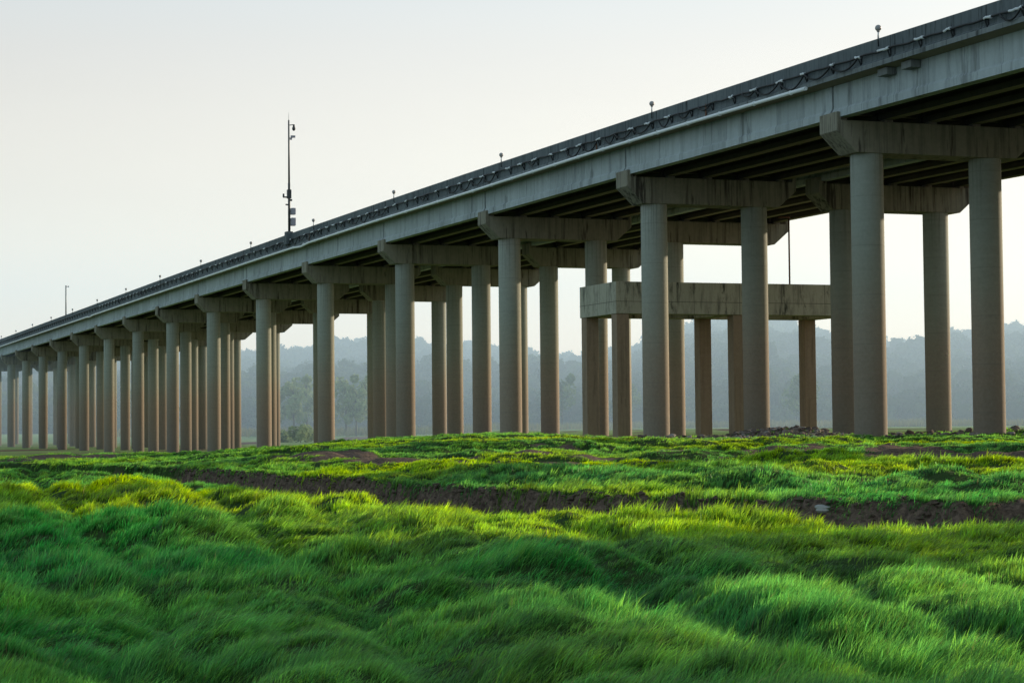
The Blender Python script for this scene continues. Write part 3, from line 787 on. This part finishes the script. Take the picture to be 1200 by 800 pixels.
pale = mat_leaf('pale_willow_leaves', (.26,.34,.14), (.42,.50,.24), .3)
mid = mat_leaf('green_leaves', (.10,.17,.055), (.22,.30,.10), .3)
spots = [(-.107, 560, 15, 4.2, 'pale slender tree just right of the lit pillar in the wide left gap'), (-.1005, 575, 17, 4.5, 'pale tree at the right side of the wide left gap, against the hill'),
         (-.0815, 565, 17, 4.4, 'pale willow at the left of the middle gap between the round pillars'), (-.0765, 552, 14, 3.6, 'short pale willow left of the tall one in the middle gap'),
         (-.0705, 558, 19, 5.2, 'tallest pale willow standing in front of the dark hill in the middle gap'), (-.0655, 570, 15, 4.0, 'pale willow at the right of the middle gap, behind the pillar pair'),
         (-.114, 570, 14, 4.0, 'pale tree half hidden behind the sunlit pillar left of the wide gap')]
for i, (u, y, h, sp, lab) in enumerate(spots):
    make_tree('willow_tree', u*y, y, ground_z_at(u*y, y)-.1, h, sp, pale, lab, 'tree', 'pale trees at the foot of the hills', seed=40+i, leaf=.8, per=110)
sp2 = [(.024, 600, 16, 5.5, 'green tree seen between the second and third front pillars'), (.052, 610, 15, 5, 'green tree behind the left leg of the concrete platform'), (.142, 600, 15, 5.5, 'pale green tree seen right under the concrete platform'),
       (-.155, 560, 13, 5, 'yellowish green tree seen through the crowded pillars at the left'), (-.18, 575, 15, 5, 'green tree seen through the farthest pillars, near the left edge')]
for i, (u, y, h, sp, lab) in enumerate(sp2):
    make_tree('broadleaf_tree', u*y, y, ground_z_at(u*y, y)-.1, h, sp, mid, lab, 'tree', 'green trees at the foot of the hills', seed=60+i, leaf=.85, per=120)
sb = [(-.112, 470, 3.0, 3.2, 'low bright bush at the left of the wide left gap'), (-.1035, 462, 4.2, 3.6, 'tall yellow green bush in the wide left gap between pillars'), (-.0965, 475, 2.8, 3.0, 'low bush just left of the broad pillar in the wide left gap')]
for i, (u, y, h, sp, lab) in enumerate(sb):
    make_tree('bush', u*y, y, ground_z_at(u*y, y)-.05, h, sp, pale, lab, 'bush', 'bushes on the flood plain', seed=80+i, bushy=True, lobes=10, leaf=.5, per=120)
# reeds along the water's edge
rg = np.random.default_rng(77); n = 14000
x = rg.uniform(-120, 180, n); y = 585+rg.normal(0, 9, n)+14*np.sin(x*.03); gzr = height(x, y); h = 1.0+1.6*rg.random(n)*(.4+fbm(x*.05, y*.05, 141, 3)); w = .16+.1*rg.random(n); a = rg.random(n)*6.28; lx = rg.normal(0, .3, n)
V = np.empty((n, 3, 3), np.float32); V[:, 0] = np.stack([x-np.cos(a)*w, y-np.sin(a)*w, gzr-.1], 1); V[:, 1] = np.stack([x+np.cos(a)*w, y+np.sin(a)*w, gzr-.1], 1); V[:, 2] = np.stack([x+lx, y, gzr+h], 1)
o = mesh_np('reeds', V.reshape(-1, 3), np.arange(n*3), np.full(n, 3), mat_leaf('dry_reed', (.28,.25,.13), (.20,.25,.10), .1))
tag(o, 'belt of pale reeds on the flat ground before the hills', 'reeds', kind='stuff')

# ------------------------------------------------------------------ haze, sky and sun
SUN_AZ, SUN_EL = R(54), R(12.7)
t = NT('morning_haze'); v = t.n('ShaderNodeVolumePrincipled'); v.inputs['Color'].default_value = (.70,.86,1.0,1); v.inputs['Density'].default_value = .0016; v.inputs['Emission Strength'].default_value = .00068; v.inputs['Emission Color'].default_value = (.46,.66,.76,1); v.inputs['Anisotropy'].default_value = .25  # emission stands in for light scattered repeatedly inside the haze
t.l(v.outputs[0], t.out.inputs['Volume'])
m = MB(); m.box(-1500, 1500, 400, 1120, -8, 75); hz = m.build('haze', t.m); tag(hz, 'thin bluish morning haze lying over the meadow and hills', 'haze', kind='structure')

w = bpy.data.worlds.new('World'); scn.world = w; w.use_nodes = True; nt = w.node_tree; nt.nodes.clear()
class W(NT):
    def __init__(s, t): s.t = t; s.out = t.nodes.new('ShaderNodeOutputWorld')
t = W(nt)
sky = t.n('ShaderNodeTexSky', sky_type='NISHITA'); sky.sun_disc = False; sky.sun_elevation = SUN_EL; sky.sun_rotation = SUN_AZ; sky.air_density = 1.2; sky.dust_density = 2.0
bg = t.n('ShaderNodeBackground', i_Strength=.05); t.l(sky.outputs[0], bg.inputs[0])
tc = t.n('ShaderNodeTexCoord'); sep = t.n('ShaderNodeSeparateXYZ'); t.l(tc.outputs['Generated'], sep.inputs[0])
dot = t.n('ShaderNodeVectorMath', operation='DOT_PRODUCT'); t.l(tc.outputs['Generated'], dot.inputs[0]); dot.inputs[1].default_value = (math.sin(SUN_AZ)*math.cos(SUN_EL), math.cos(SUN_AZ)*math.cos(SUN_EL), math.sin(SUN_EL))
zz = t.math('ABSOLUTE', sep.outputs[2])
hazec = t.ramp(zz, [(0, (1.75,1.32,.92)), (.045, (1.55,1.24,.92)), (.075, (1.28,1.10,.92)), (.11, (1.08,.965,.87)), (.16, (.945,.90,.86)), (.22, (.82,.87,.90)), (.45, (.50,.60,.68)), (1, (.17,.27,.36))])
sunf = t.math('ADD', .40, t.math('MULTIPLY', t.math('POWER', t.math('MULTIPLY', t.math('ADD', dot.outputs['Value'], 1), .5), 1.5), .48))
hs = t.n('ShaderNodeVectorMath', operation='SCALE'); t.l(hazec, hs.inputs[0]); t.l(sunf, hs.inputs['Scale'])
cl = t.noise(tc.outputs['Generated'], 3.0, 4, .5, (1, 1, 4)); 
hs2 = t.n('ShaderNodeVectorMath', operation='SCALE'); t.l(hs.outputs[0], hs2.inputs[0]); t.l(t.math('ADD', .95, t.math('MULTIPLY', cl, .1)), hs2.inputs['Scale'])
bluer = t.mix(t.math('MULTIPLY', t.math('SUBTRACT', .08, dot.outputs['Value']), 1.6, clamp=True), hs2.outputs[0], (.42, .57, .66))
bg2 = t.n('ShaderNodeBackground', i_Strength=1.0); t.l(bluer, bg2.inputs[0])
add = t.n('ShaderNodeAddShader'); t.l(bg.outputs[0], add.inputs[0]); t.l(bg2.outputs[0], add.inputs[1]); t.l(add.outputs[0], t.out.inputs[0])

sd = bpy.data.lights.new('sun', 'SUN'); sd.energy = 5.0; sd.angle = R(.5); sd.color = (1.0, .82, .58)
so = bpy.data.objects.new('sun', sd); COL.objects.link(so)
dv = Vector((-math.sin(SUN_AZ)*math.cos(SUN_EL), -math.cos(SUN_AZ)*math.cos(SUN_EL), -math.sin(SUN_EL)))
so.rotation_euler = dv.to_track_quat('-Z', 'Y').to_euler(); so.location = (60, 60, 40)
scn.view_settings.view_transform = 'Standard'; scn.view_settings.look = 'None'; scn.view_settings.exposure = 0; scn.view_settings.gamma = 1
scn.cycles.max_bounces = 6; scn.cycles.transparent_max_bounces = 8; scn.cycles.volume_bounces = 0
